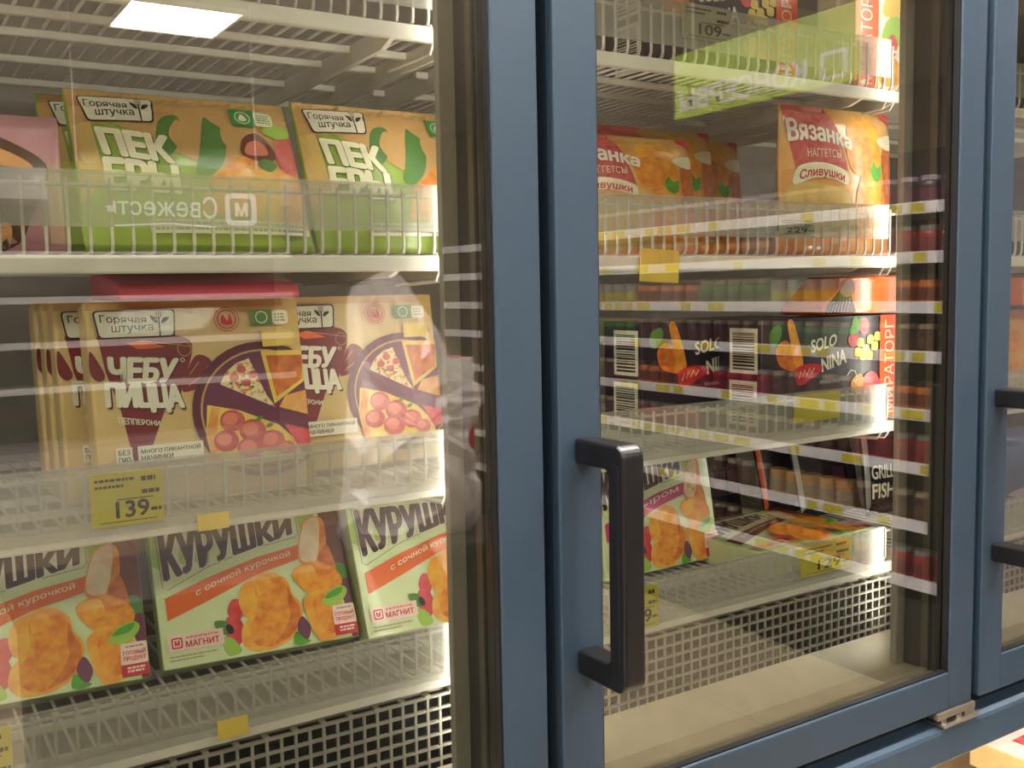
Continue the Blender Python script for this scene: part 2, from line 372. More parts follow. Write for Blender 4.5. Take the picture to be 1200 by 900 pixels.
for k in range(4):
    for sd in (-1, 1):  # strips on the right side of each mullion are added fill
        if (k == 0 and sd < 0) or (k == 3 and sd > 0): continue
        x = MX[k]+sd*.040; part('light_strip', fz, (x-.008, x+.008, .0905, .097, .95, 1.98, 'led_face'))
        la = bpy.data.lights.new('freezer_strip_light', 'AREA'); la.shape = 'RECTANGLE'; la.size = .02; la.size_y = 1.05; la.energy = LED_WATT*(.8 if sd < 0 else 1.15); la.color = LED_COL; la.spread = R(150)
        lo = bpy.data.objects.new('freezer_strip_light', la); col.objects.link(lo); lo.location = (x, .1, 1.45)
        lo.rotation_euler = Vector((sd*.85, .53, 0)).to_track_quat('-Z', 'Y').to_euler(); lo.parent = fz
# bottom air grille, apron and sill of each section
for k in range(3):
    a, b = MX[k]+.02, MX[k+1]-.02; mb = MB(); n = int((b-a)/.0155); zt, zb, yg = .994, .904, .128
    for i in range(n+1): x = a+i*.0155; mb.box(x-.0015, x+.0015, yg, yg+.003, zb, zt, 'grille_grey')
    for i in range(7): z = zb+(zt-zb)*i/6; mb.box(a, b, yg-.0004, yg+.0034, z-.0015, z+.0015, 'grille_grey')
    for i in range(n//2+1): x = a+i*.031; mb.box(x-.003, x+.003, yg, yg+.012, zt+.001, zt+.0035, 'grille_grey')
    mb.box(a, b, yg+.012, yg+.02, zt+.001, zt+.0035, 'grille_grey')
    mb.build('air_grille', fz)
    part('grille_shade', fz, (a, b, .17, .175, .86, .985, 'void_dark'))  # black sheet: shade behind the grille holes given as colour
    mb = MB(); mb.prism([(.128, .91), (.128, .885), (.070, .85), (.070, .868)], a, b, 'x', 'deck_beige'); mb.build('apron', fz)
part('sill', fz, (FX0, FX1, .0585, .070, .812, .836, 'profile_dark'))
mb = MB(); mb.prism([(-.004, .760), (.0, .755), (.06, .755), (.06, .811), (.004, .811), (-.002, .807), (-.004, .802)], FX0-.03, FX1+.03, 'x', 'beam_blue'); mb.build('front_beam', fz, bevel=.002)
part('recess_shade', fz, (FX0, FX1, .028, .058, .8112, .832, 'gasket_black'))  # black bar: shade of the recess under the doors put in as colour
# doors
DW, DZ0, DZ1 = .7345, .834, 2.02; SL, SR, RB, RT = .0549, .0545, .0546, .06
def make_door(x0, lab):
    mb = MB(); x1 = x0+DW
    mb.box(x0, x0+SL, 0, .012, DZ0, DZ1, 'frame_blue'); mb.box(x1-SR, x1, 0, .012, DZ0, DZ1, 'frame_blue')
    mb.box(x0+SL-.0005, x1-SR+.0005, 0, .012, DZ0, DZ0+RB, 'frame_blue'); mb.box(x0+SL-.0005, x1-SR+.0005, 0, .012, DZ1-RT, DZ1, 'frame_blue')
    mb.box(x0+.001, x0+.012, .012, .058, DZ0+.001, DZ1-.001, 'frame_blue'); mb.box(x1-.012, x1-.001, .012, .058, DZ0+.001, DZ1-.001, 'frame_blue')
    d = mb.build('door', fz, bevel=.0025, seg=3); d['label'] = lab
    gx0, gx1, gz0, gz1 = x0+SL, x1-SR, DZ0+RB, DZ1-RT
    part('glass_pane', d, (gx0-.004, gx1+.004, .0122, .0162, gz0-.004, gz1+.004, 'door_glass'))
    mb = MB(); e = .0022
    mb.box(gx0, gx0+e, .003, .0122, gz0, gz1, 'gasket_black'); mb.box(gx1-e, gx1, .003, .0122, gz0, gz1, 'gasket_black')
    mb.box(gx0, gx1, .003, .0122, gz0, gz0+e, 'gasket_black'); mb.box(gx0, gx1, .003, .0122, gz1-e, gz1, 'gasket_black'); mb.build('glazing_seal', d)
    for nm, ya, yb, inset, mt in (('inner_frame', .0165, .030, 0, 'profile_dark'), ('inner_frame', .030, .036, -.002, 'gasket_black'), ('inner_frame', .036, .047, .001, 'profile_grey'), ('magnetic_seal', .047, .0785, -.004, 'profile_dark')):
        mb = MB(); i = inset
        mb.box(gx0-.042, gx0+i, ya, yb, gz0-.045, gz1+.045, mt); mb.box(gx1-i, gx1+.040, ya, yb, gz0-.045, gz1+.045, mt)
        mb.box(gx0+i, gx1-i, ya, yb, gz0-.045, gz0-.006+i, 'deck_beige'); mb.box(gx0+i, gx1-i, ya, yb, gz1+.002-i, gz1+.045, mt); mb.build(nm, d)
    # handle: two arms and a grip standing off the stile, swept as one rounded bar
    hx0, hx1 = x0+.019, x0+.047
    zt, zb, th = 1.2935, 1.0375, .027; mb = MB()
    def arc(cy, cz, r, a0, a1, n=6): return [(cy+r*math.cos(R(a0+(a1-a0)*i/n)), cz+r*math.sin(R(a0+(a1-a0)*i/n))) for i in range(n+1)]
    yo, yi = -.082, -.056; ro, ri = .014, .007
    prof = [(0, zt)] + arc(yo+ro, zt-ro, ro, 90, 180) + arc(yo+ro, zb+ro, ro, 180, 270) + [(0, zb), (0, zb+th)] + list(reversed(arc(yi+ri, zb+th+ri, ri, 180, 270))) + list(reversed(arc(yi+ri, zt-th-ri, ri, 90, 180))) + [(0, zt-th)]
    mb.prism(prof, hx0, hx1, 'x', 'handle_black')
    h = mb.build('handle', d, bevel=.0035, seg=3); h['label'] = 'black plastic bow handle'
    mb = MB(); mb.box(hx0-.0004, hx0+.004, yo+.008, yi-.006, zb+.020, zt-.020, 'handle_black'); mb.build('grip_inlay', h, bevel=.001)
    # bottom hinge under the right-hand end
    hg = part('hinge', d, (x1-.085, x1+.004, -.004, .026, .824, .8335, 'hinge_metal'), (x1-.075, x1+.010, -.008, .026, .8115, .8155, 'hinge_metal'), (x1-.018, x1+.006, -.002, .018, .8155, .824, 'hinge_metal'), bevel=.0008)
    for hx in (x1-.066, x1-.03):
        mb = MB(); mb.tube([(hx, .002, .8155), (hx, .002, .824)], .0055, 'hinge_metal', 8); mb.build('screw', hg)
    return d
make_door(MX[0]+.013, 'door in front of the pizza packs'); make_door(MX[1]+.013, 'door in front of the black snack boxes'); make_door(MX[2]+.013, 'door in front of the blue bag')
# chest below
mat('chest_liner', '#cdb993', .5); mat('chest_out', '#56748f', .4, .2)
part('chest_front', fz, (FX0-.03, FX1+.03, -.42, -.37, .05, .44, 'chest_out'), bevel=.01)
part('chest_back', fz, (FX0, FX1, .42, .46, .05, .75, 'chest_liner')); part('chest_floor', fz, (FX0, FX1, -.37, .42, .05, .30, 'chest_liner'))
part('chest_side', fz, (FX0-.03, FX0, -.37, .46, .05, .75, 'chest_out')); part('chest_side', fz, (FX1, FX1+.03, -.37, .46, .05, .75, 'chest_out'))
part('chest_rim', fz, (FX0-.03, FX1+.03, -.43, -.36, .44, .47, 'chest_out'), bevel=.008)
part('chest_top', fz, (FX0, FX1, .06, .46, .75, .80, 'liner')); part('plinth', fz, (FX0, FX1, -.39, .60, 0, .05, 'void_dark'))
part('rear_body', fz, (FX0-.03, FX1+.03, .46, .70, .05, .80, 'chest_out'))
la = bpy.data.lights.new('chest_fill_light', 'AREA'); la.shape = 'RECTANGLE'; la.size = FX1-FX0-.2; la.size_y = .02; la.energy = 9; la.color = LED_COL  # fill lamp added under the beam to brighten the chest
lo = bpy.data.objects.new('chest_fill_light', la); col.objects.link(lo); lo.location = ((FX0+FX1)/2, .04, .752); lo.rotation_euler = (R(12), 0, 0); lo.parent = fz
part('light_strip', fz, (FX0+.1, FX1-.1, .035, .045, .7525, .7548, 'led_face'))  # added glowing strip that goes with the chest fill lamp

# ------------------------------------------------------------------ wire shelves
SY0, SY1 = .126, .60
def make_shelf(k, z, g0, g1, label, pitch=.0185, rail=True, fence=True):
    xa, xb = MX[k]+.025, MX[k+1]-.025
    r = tag(empty('wire_shelf', (xa, SY0, z)), label, 'shelf', 'white wire shelves inside the freezer'); W = xb-xa; D = SY1-SY0
    mb = MB(); n = int(W/pitch); top = g1-z-.004
    for i in range(n+1):
        x = i*pitch+.004
        mb.tube([(x, D, -.002), (x, .010, -.002), (x, .004, 0), (x, .002, .006), (x, .002, top)], .0019, 'wire_white', 4)
    mb.build('wire_grid', r, kind='stuff')
    for y in (.03, .115, .20, .33, D-.01):
        m2 = MB(); m2.box(0, W, y-.004, y+.004, -.013, -.0045, 'wire_white'); m2.build('cross_bar', r, bevel=.0015)
    m2 = MB(); m2.tube([(0, .0055, top-.006), (W, .0055, top-.006)], .002, 'wire_white', 6); m2.build('top_wire', r)
    if rail:
        m2 = MB(); m2.box(0, W, -.001, .006, -.020, -.003, 'wire_white'); m2.build('front_rail', r, bevel=.002)
    for x in (W-.075, W-.004, .02):
        m2 = MB(); m2.prism([(.0, -.006), (.0, -.016), (.03, -.026), (D, -.030), (D, -.006)], x-.003, x+.003, 'x', 'wire_white'); m2.build('bracket', r)
    if z > 1.1:
     m2 = MB(); xx = W-.03                                    # bent stay at the right-hand end
     for q in (0, .018): m2.tube([(xx+q, .006, .0), (xx+q, .002, -.022), (xx+q, .008, -.030), (xx+q-.01, .09, -.034)], .0016, 'wire_white', 5)
     m2.build('stay', r)
    g = MB(); g.box(.028, W-.028, -.0055, -.0035, g0-z, g1-z, 'guard_plastic'); g.build('plastic_guard', r)
    e = MB(); e.box(.028, W-.028, -.0065, -.0025, g1-z-.0005, g1-z+.002, 'guard_plastic'); e.build('guard_edge', r)
    return r
SZ = (1.735, 1.492, 1.243, 1.0236); SG = ((1.748, 1.800), (1.514, 1.562), (1.232, 1.296), (1.016, 1.077))
what = [('uppermost white wire shelf, seen from below above the green pastry bags', 'white wire shelf carrying the green pastry bags', 'white wire shelf carrying the tan pizza packs', 'white wire shelf under the leaning nugget cartons, above an air grille'),
        ('uppermost white wire shelf, carrying an orange striped snack box', 'white wire shelf carrying the peach nugget bags', 'white wire shelf carrying the black snack boxes', 'white wire shelf under the nugget carton lying flat'),
        ('uppermost empty wire shelf beyond the orange striped snack box', 'empty wire shelf beyond the peach nugget bags', 'wire shelf carrying a clear bag of orange pastries', 'wire shelf carrying black fish bags and a blue bag')]
SHELF = {}
for k in range(3):
    for j in range(4): SHELF[k, j] = make_shelf(k, SZ[j], *SG[j], what[k][j])
#@@PACKS
# ------------------------------------------------------------------ packs
def logo_patch(p, q, ink):
    """slanted white brand patch with two lines of slab lettering, a fork and two leaves"""
    (x0, y1), (x1, _), (x2, y0), (x3, _) = q            # TL, TR, BR, BL
    h = y1-y0; W = x1-x0
    p.part('brand_patch'); p.rrect([(x3-1.6, y0-1.6), (x2+1.6, y0-1.6), (x1+1.6, y1+1.2), (x0-1.6, y1+1.2)], 4.5, ink); p.rrect([(x3, y0), (x2, y0), (x1, y1), (x0, y1)], 4, 'offwhite')
    p.text('Горячая', ((x0+W*.07, y0+h*.50), (x0+W*.64, y0+h*.46), (x0+W*.64, y0+h*.80), (x0+W*.06, y0+h*.88)), ink, .012)
    p.text('штучка', ((x0+W*.20, y0+h*.10), (x0+W*.72, y0+h*.14), (x0+W*.72, y0+h*.46), (x0+W*.20, y0+h*.44)), ink, .012)
    fx = x0+W*.80; lf = 'maroon' if ink == 'maroon' else ink
    p.line([(fx, y0), (fx, y0+h*.72)], 1.5, lf); p.line([(fx, y0+h*.66), (fx-2.2, y0+h*.76), (fx-2.2, y1-1)], .8, lf); p.line([(fx, y0+h*.66), (fx+2.2, y0+h*.76), (fx+2.2, y1-1)], .8, lf); p.line([(fx, y0+h*.7), (fx, y1-1)], .8, lf)
    p.blob([(fx-1.5, y0+h*.52), (fx-5, y0+h*.56), (fx-8.5, y0+h*.8), (fx-3, y0+h*.72)], lf); p.blob([(fx+2, y0+h*.50), (fx+6, y0+h*.54), (fx+10, y0+h*.72), (fx+4, y0+h*.70)], lf)
def kurushki(name, ribbon='orange', rtext='с сочной курочкой', scale=1.0, cheese=False):
    W, H, D = 225*scale, 165*scale, .035
    o = carton(name, W/1000, H/1000, D, 'kbase', .0015); p = Print(o, clip=(W, H)); s = scale
    def S(*pts): return [(a*s, b*s) for a, b in pts]
    p.part('colour_field'); p.poly(S((0, 165), (0, 118), (9, 112), (14, 165)), 'mintgreen'); p.poly(S((172, 165), (174, 140), (190, 130), (196, 165)), 'mintgreen'); p.poly(S((30, 118), (40, 112), (70, 128), (66, 150), (34, 150)), 'mintgreen')
    if not cheese: p.poly(S((199, 165), (203, 120), (212, 80), (216, 0), (224.5, 0), (224.5, 165)), 'brownred'); p.blob(S((205, 84), (215, 92), (224, 84), (222, 66), (212, 70)), 'dkgreen'); p.blob(S((213, 66), (223, 70), (224, 46), (214, 42)), 'violet')
    p.part('title_outline'); p.line(S((7, 160), (9, 92), (14, 88), (60, 108), (110, 122), (168, 130), (172, 134), (171, 162)), .6, 'ink')
    p.part('title_lettering'); p.text('КУРУШКИ', S((11, 97), (166, 133), (167, 156), (8, 160)), 'offwhite', .055); p.text('КУРУШКИ', S((11, 98), (165, 134.5), (166, 154), (9, 158)), 'brown', .034)
    p.part('ribbon'); a = S((10, 53), (56, 69), (115, 91), (170, 103), (170, 120), (118, 112), (56, 95), (10, 79)); p.poly(a, ribbon)
    p.text(rtext, S((44, 74.5), (158, 106), (158, 115), (44, 84)), 'cream', .008, bend=4*s)
    p.part('food_picture')
    p.ell(112*s, 22*s, 58*s, 22*s, 'mint', 6)
    p.blob(S((167, 100), (172, 128), (183, 150), (203, 150), (205, 124), (197, 98), (180, 92)), 'nugget'); p.blob(S((169, 104), (173, 128), (184, 148), (199, 149), (196, 122), (188, 98), (178, 96)), 'meat')
    if cheese: [p.ell(x*s, y*s, 4*s, 3.4*s, 'nugget_light') for x, y in ((180, 138), (190, 128), (179, 114), (187, 108))]
    p.blob(S((190, 96), (204, 116), (211, 84), (204, 76)), 'nugget_dark')
    p.blob(S((83, 66), (94, 62), (92, 46), (84, 40), (76, 52)), 'tomato'); p.blob(S((74, 46), (88, 44), (92, 24), (80, 12), (70, 28)), 'tomato'); p.blob(S((60, 44), (74, 42), (76, 28), (64, 30)), 'dkgreen'); p.blob(S((66, 24), (78, 22), (86, 6), (70, 4)), 'mintgreen'); p.ell(76*s, 33*s, 4*s, 6*s, 'ink', 20)
    p.blob(S((156, 84), (168, 95), (190, 96), (212, 80), (214, 64), (200, 54), (172, 60)), 'nugget'); p.blob(S((158, 84), (168, 92), (182, 92), (184, 76), (168, 70)), 'nugget_light')
    p.blob(S((95, 78), (106, 86), (124, 80), (118, 50), (98, 42), (90, 60)), 'nugget_light')
    p.blob(S((106, 84), (120, 92), (138, 89), (150, 77), (153, 62), (161, 48), (160, 32), (148, 13), (126, 3), (100, 3), (88, 14), (90, 32), (101, 46), (103, 62), (101, 74)), 'nugget_light')
    p.blob(S((112, 84), (124, 90), (140, 86), (149, 74), (152, 60), (159, 46), (157, 30), (146, 15), (126, 6), (106, 8), (98, 20), (102, 36), (110, 50), (110, 66)), 'nugget'); p.blob(S((148, 72), (152, 58), (159, 44), (156, 29), (145, 15), (124, 7), (136, 20), (146, 36), (146, 52)), 'nugget_dark'); p.blob(S((112, 78), (122, 85), (130, 82), (122, 70), (114, 66)), 'nugget_light')
    p.blob(S((152, 20), (160, 34), (168, 18), (160, 4)), 'violet'); p.blob(S((146, 4), (150, 18), (158, 8), (166, 4), (156, 1)), 'leafgreen')
    p.blob(S((164, 44), (172, 58), (192, 62), (208, 50), (213, 20), (200, 4), (176, 3)), 'nugget_light'); p.blob(S((176, 50), (194, 54), (206, 40), (206, 16), (190, 8), (178, 24)), 'nugget')
    p.blob(S((186, 46), (196, 58), (212, 63), (219, 56), (210, 44), (196, 40)), 'mintgreen'); p.blob(S((190, 50), (200, 58), (214, 61), (208, 52)), 'leafgreen')
    p.part('shop_patch'); p.rect(7*s, 18*s, 68*s, 36*s, 'patch'); p.rrect(S((11, 21), (23, 21), (23, 33), (11, 33)), 2.4, 'magred'); p.rrect(S((12.6, 22.6), (21.4, 22.6), (21.4, 31.4), (12.6, 31.4)), 1.6, 'patch'); p.trow('М', 14.3*s, 23.8*s, 19.8*s, 30*s, 'magred', bold=.05)
    p.trow('МАГНИТ', 26*s, 21*s, 63*s, 28*s, 'magred', bold=.03); p.bars(27*s, 30.5*s, 62*s, 1, 2.2, 1, 'salmon', 3)
    p.part('small_print'); p.bars(8*s, 11.5*s, 60*s, 1, 1.6, 1.4, 'card_grey', 5); p.bars(8*s, 7.5*s, 44*s, 1, 1.6, 1.4, 'card_grey', 6)
    p.part('ready_badge'); p.rrect(S((196, 17), (224, 17), (224, 40), (197, 40)), 2, 'patch'); p.rect(196*s, 4*s, 224*s, 17*s, 'red'); p.trow('ГОТОВЫЙ', 199*s, 27*s, 222*s, 32.5*s, 'magred', bold=.03); p.trow('ПРОДУКТ', 199*s, 20*s, 222*s, 25.5*s, 'magred', bold=.03); p.bars(202*s, 35*s, 220*s, 1, 1.8, 1, 'grey', 8); p.bars(202*s, 12*s, 220*s, 2, 2.2, 1.4, 'patch', 9)
    p.flush(); return o
def chebu(name):
    o = carton(name, .213, .200, .038, 'cbase', .004); p = Print(o, clip=(213, 200))
    p.part('top_seal'); p.rect(0, 191, 213, 200, 'tan'); p.rect(196, 120, 212.5, 200, 'ochre')
    p.part('cone_emblem'); p.blob([(9, 164), (50, 167), (84, 164), (97, 158), (98, 145), (88, 120), (72, 96)], 'maroon'); p.poly([(10, 165), (84, 165), (90, 140), (68, 93), (46, 42), (34, 42), (25, 97), (15, 130)], 'maroon')
    p.blob([(86, 107), (90, 124), (102, 143), (116, 138), (116, 124), (106, 112)], 'maroon'); p.line([(92, 113), (106, 122), (113, 132)], .8, 'tan'); p.line([(94, 124), (104, 136)], .8, 'tan')
    p.blob([(14, 128), (4, 150), (1, 148), (1, 130), (8, 122)], 'maroon'); p.poly([(36, 158), (52, 161), (72, 153), (58, 152), (46, 152)], 'orange'); p.line([(46, 160), (70, 157), (98, 152)], .7, 'tan'); p.ring(91, 150, 7, 7.5, .7, 'tan')
    p.part('title_lettering')
    for dx, dy, mt in ((1.6, -2.0, 'wine'), (0, 0, 'offwhite')):
        p.text('ЧЕБУ', ((17+dx, 119+dy), (78+dx, 117+dy), (85+dx, 141+dy), (17+dx, 146+dy)), mt, .05, .95); p.text('ПИЦЦА', ((12+dx, 92+dy), (87+dx, 86+dy), (85+dx, 115+dy), (12+dx, 122+dy)), mt, .05, .95)
    p.ring(88, 139, 2.2, 2.2, .6, 'offwhite', 12)
    p.part('subtitle'); p.text('ПЕППЕРОНИ', ((23, 80), (61, 75), (61, 80), (22, 87)), 'offwhite', .02)
    p.part('pizza_picture')
    cx, cy = 166, 84; p.ell(cx, cy, 73, 70, 'wine', n=40); p.ell(cx+1, cy-1, 66, 63, 'tan', n=40); p.ell(cx+1, cy-1, 64, 61, 'violet', n=40)
    p.poly([(168, 144), (212.5, 143), (212.5, 110), (178, 88)], 'cheese'); p.poly([(173, 139), (212.5, 138), (210, 112), (181, 95)], 'nugget_dark')
    p.poly([(123, 112), (130, 124), (142, 133), (155, 137), (170, 98), (179, 84)], 'filling')
    for x, y in ((138, 118), (150, 112), (158, 120), (146, 126)): p.ell(x, y, 5, 4, 'pepperoni')
    for x, y in ((144, 110), (156, 107), (134, 112)): p.ell(x, y, 2, 1.4, 'dkgreen')
    p.poly([(108, 92), (140, 84), (180, 66), (200, 46), (204, 28), (112, 28), (104, 60)], 'cheese'); p.poly([(112, 90), (104, 60), (110, 28), (118, 28), (114, 60), (120, 88)], 'pastry')
    for x, y, r in ((132, 74, 13), (124, 54, 13), (152, 62, 14), (172, 50, 13), (148, 44, 14), (186, 40, 10)): p.ell(x, y, r, r*.85, 'pepperoni'); p.ell(x-2, y+2, r*.6, r*.5, 'salmon')
    p.poly([(182, 84), (212.5, 74), (212.5, 100), (190, 96)], 'pastry'); p.poly([(186, 66), (212.5, 58), (212.5, 40), (200, 40)], 'tomato')
    for x, y in ((160, 74), (170, 66)): p.ell(x, y, 4, 2, 'dkgreen', 20)
    # cover the part of the round print that would leave the face
    logo_patch(p, ((8, 189), (83, 188), (81, 164), (12, 164)), 'black')
    p.part('round_seal'); p.ring(135, 178, 10, 10, 1.2, 'magred'); p.ring(135, 178, 13, 12.5, .8, 'magred'); p.blob([(129, 175), (131, 183), (136, 176), (138, 184), (141, 174), (135, 172)], 'magred')
    p.part('eco_badge'); p.rect(160, 171, 183, 187, 'dkgreen'); p.rrect([(183, 171), (200, 171), (200, 186), (183, 186)], 5, 'cream'); p.ring(171.5, 179, 6.5, 6.5, 1, 'cream', 18); p.bars(185, 181, 197, 3, 1.4, 1.8, 'grey', 4); p.rect(170, 148, 203, 165, 'cheese')
    p.part('claim_strip'); p.rect(17, 40, 32, 57, 'offwhite'); p.trow('БЕЗ', 19, 49.5, 30, 54.5, 'ink', bold=.02); p.trow('ГМО', 19, 42.5, 30, 47.5, 'ink', bold=.02); p.rect(37, 40, 100, 57, 'offwhite'); p.trow('МНОГО ПИКАНТНОЙ', 40, 49.5, 97, 54.5, 'ink', bold=.02); p.trow('НАЧИНКИ', 40, 42.5, 70, 47.5, 'ink', bold=.02)
    p.flush(); return o
def pek(name):
    o, f = pouch(name, .226, .182, .030, 'pbase', .008); p = Print(o, f, clip=(226, 182))
    p.part('top_band'); p.poly([(2, 181), (224, 181), (224, 60), (150, 62), (122, 90), (104, 142), (80, 138), (40, 139), (2, 135)], 'tan'); p.poly([(2, 137), (20, 140), (26, 70), (2, 50)], 'ochre')
    p.part('leaf_print'); p.blob([(84, 142), (98, 152), (106, 146), (102, 120), (88, 100), (78, 112)], 'dkgreen'); p.blob([(104, 146), (116, 118), (112, 104), (98, 112), (92, 128)], 'tan'); p.blob([(130, 150), (138, 146), (150, 132), (142, 96), (124, 78), (112, 82), (120, 110)], 'dkgreen'); p.blob([(146, 138), (152, 128), (150, 116), (145, 124)], 'tan')
    p.part('title_lettering')
    for dx, dy, mt in ((1.4, -1.6, 'dkgreen'), (0, 0, 'cream')):
        p.text('ПЕК', ((27+dx, 101+dy), (93+dx, 90+dy), (90+dx, 124+dy), (22+dx, 134+dy)), mt, .055, .95); p.text('ЕРЫ', ((25+dx, 62+dy), (95+dx, 56+dy), (95+dx, 90+dy), (25+dx, 99+dy)), mt, .055, .95)
    p.part('food_picture'); p.poly([(122, 74), (160, 104), (176, 108), (222, 84), (222, 30), (110, 36)], 'pastry'); p.poly([(128, 78), (160, 104), (178, 106), (164, 88), (140, 72)], 'nugget'); p.blob([(163, 108), (168, 128), (184, 136), (196, 124), (200, 106), (182, 100)], 'brownred'); p.blob([(168, 108), (172, 122), (186, 126), (192, 110)], 'salmon'); p.blob([(178, 96), (188, 104), (200, 98), (190, 88)], 'dkgreen')
    p.blob([(206, 132), (222, 136), (222, 92), (208, 90), (200, 110)], 'pepperoni'); p.blob([(190, 140), (206, 150), (222, 146), (220, 136), (204, 132)], 'mintgreen'); p.poly([(160, 74), (222, 82), (222, 40), (150, 40)], 'nugget_light')
    logo_patch(p, ((12, 171), (82, 167), (78, 141), (19, 143)), 'ink')
    p.part('eco_badge'); p.poly([(159, 167), (186, 167), (185, 143), (160, 143)], 'badge'); p.rrect([(185, 145), (206, 147), (206, 164), (186, 166)], 5, 'cream'); p.ring(172.5, 155, 8.5, 8.5, 1.1, 'cream'); p.blob([(168, 152), (172, 160), (177, 153), (173, 150)], 'cream'); p.bars(188, 160, 203, 4, 1.4, 1.9, 'badge', 4)
    p.part('claim_strip'); p.rect(60, 16, 222, 30, 'offwhite'); p.bars(64, 24.5, 218, 2, 3, 2.2, 'grey', 11)
    p.flush(); return o
def vyaz(name):
    o, f = pouch(name, .240, .213, .050, 'film_peach', .008); p = Print(o, f, clip=(240, 213))
    p.part('red_panel'); p.poly([(4, 211), (90, 212), (104, 180), (118, 120), (22, 112), (6, 180)], 'pepperoni')
    p.part('food_picture'); p.blob([(130, 190), (160, 205), (200, 190), (196, 140), (150, 132), (120, 150)], 'nugget_light'); p.blob([(118, 160), (150, 172), (190, 168), (200, 128), (164, 112), (126, 122)], 'nugget'); p.blob([(150, 118), (182, 128), (212, 112), (222, 60), (190, 20), (150, 30), (136, 72)], 'nugget'); p.blob([(160, 110), (186, 116), (200, 90), (190, 60), (164, 66)], 'nugget_light')
    p.blob([(205, 150), (236, 158), (236, 60), (214, 70)], 'nugget_dark'); p.blob([(170, 122), (180, 138), (188, 128), (200, 132), (196, 112), (182, 108)], 'leafgreen'); p.blob([(196, 172), (236, 180), (234, 158), (204, 160)], 'cream'); p.poly([(214, 212), (237, 212), (236, 192)], 'tomato'); p.blob([(10, 96), (110, 92), (140, 60), (130, 20), (12, 20)], 'ochre')
    p.part('title_lettering'); p.text('Вязанка', ((10, 158), (128, 150), (132, 172), (8, 192)), 'white', .03, bend=6)
    p.part('subtitle'); p.trow('НАГГЕТСЫ', 40, 138, 104, 150, 'cream', bold=0.0)
    p.part('name_banner'); p.blob([(16, 98), (22, 122), (50, 130), (84, 128), (114, 118), (116, 100), (84, 108), (50, 108)], 'cream'); p.text('Сливушки', ((24, 101), (108, 100), (110, 116), (26, 118)), 'magred', .025, bend=7)
    p.flush(); return o
def solo(name):
    o = carton(name, .295, .158, .085, 'plum', .0015); p = Print(o, clip=(295, 158))
    p.part('sausage_picture'); p.blob([(36, 92), (28, 116), (46, 128), (70, 112), (82, 92), (70, 82)], 'nugget_dark'); p.blob([(50, 150), (56, 158), (64, 150), (80, 108), (82, 84), (68, 86), (58, 120)], 'nugget'); p.blob([(16, 142), (34, 150), (38, 136), (24, 120), (14, 128)], 'dkgreen')
    p.part('title_lettering'); p.text('SOLO', ((100, 107), (152, 116), (156, 134), (98, 126)), 'offwhite', .03); p.text('NINA', ((122, 78), (176, 90), (174, 112), (120, 98)), 'offwhite', .03)
    p.part('red_swash'); p.blob([(66, 84), (88, 92), (118, 90), (122, 82), (104, 72), (74, 62)], 'red'); p.line([(74, 72), (78, 82), (82, 74), (86, 84), (90, 76), (96, 86), (100, 78), (106, 86)], 1.6, 'cream')
    p.part('vegetable_picture'); p.blob([(182, 140), (196, 150), (208, 156), (212, 146), (200, 134), (186, 128)], 'leafgreen'); p.blob([(186, 148), (194, 158), (200, 150), (196, 140)], 'leafgreen'); p.ell(214, 142, 11, 13, 'tomato'); p.ell(190, 122, 12, 10, 'tomato')
    for x, y, a in ((206, 118, 20), (218, 108, -15), (228, 122, 30), (212, 98, 5), (238, 112, 45), (226, 98, -30), (244, 126, 10), (200, 104, 40)): p.blob([(x-7, y-5), (x-5, y+6), (x+7, y+5), (x+6, y-6)], 'cheese')
    p.blob([(186, 62), (206, 72), (214, 58), (204, 44), (188, 46)], 'nugget_light'); p.blob([(214, 66), (232, 74), (248, 62), (246, 44), (216, 44)], 'tomato'); p.line([(176, 70), (184, 78), (194, 76), (198, 66), (195, 60)], 1.6, 'offwhite'); p.poly([(190, 62), (200, 64), (196, 56)], 'offwhite')
    p.bars(116, 62, 160, 1, 5, 2, 'grey', 3)
    p.part('brand_stripe'); p.rect(250, .3, 294.7, 157.7, 'flame')
    vs, fs = text_mesh('МИРАТОРГ', .0); pts = [(261+22*(1-b), 8+142*a) for a, b in vs]; p._put([(x, y) for x, y in pts], fs, 'offwhite')
    p.flush()
    q = Print(o, axes='left', base=0.0); q.part('bar_code')
    for z0 in (82, 8):
        q.rect(-62, z0, -8, z0+64, 'offwhite'); rnd = random.Random(5); z = z0+5
        while z < z0+58:
            h = rnd.choice((1.2, 2, 3)); q.rect(-56, z, -14, z+h, 'black'); z += h+rnd.choice((1.2, 2))
    q.flush(); return o
SEC1, SEC2, SEC3 = 'behind the left door', 'behind the middle door', 'behind the right door'
# --- left door, second shelf: green pastry bags
p1 = tag(pose(pek('pastry_bag'), (.173, .147, 1.503), 0, 26), 'green and tan pastry bag leaning back next to the brown wrapped pack', 'food bag', 'green pastry bags')
p2 = copy_tree(p1); tag(pose(p2, (.4027, .147, 1.503), 0, 23), 'green and tan pastry bag whose end is behind the blue door frame', 'food bag', 'green pastry bags')
p3 = copy_tree(p1); tag(pose(p3, (.155, .205, 1.503), 0, 24), 'green pastry bag standing right behind the bag next to the brown pack', 'food bag', 'green pastry bags')
o, f = pouch('dumpling_bag', .15, .128, .028, 'film_rose', .006); p = Print(o, f, clip=(150, 128))
p.part('brown_wave'); p.blob([(0, 122), (60, 116), (112, 98), (138, 76), (122, 36), (98, 2), (6, 2)], 'film_brown'); p.blob([(10, 100), (60, 104), (106, 90), (124, 76), (80, 78), (20, 74)], 'skin')
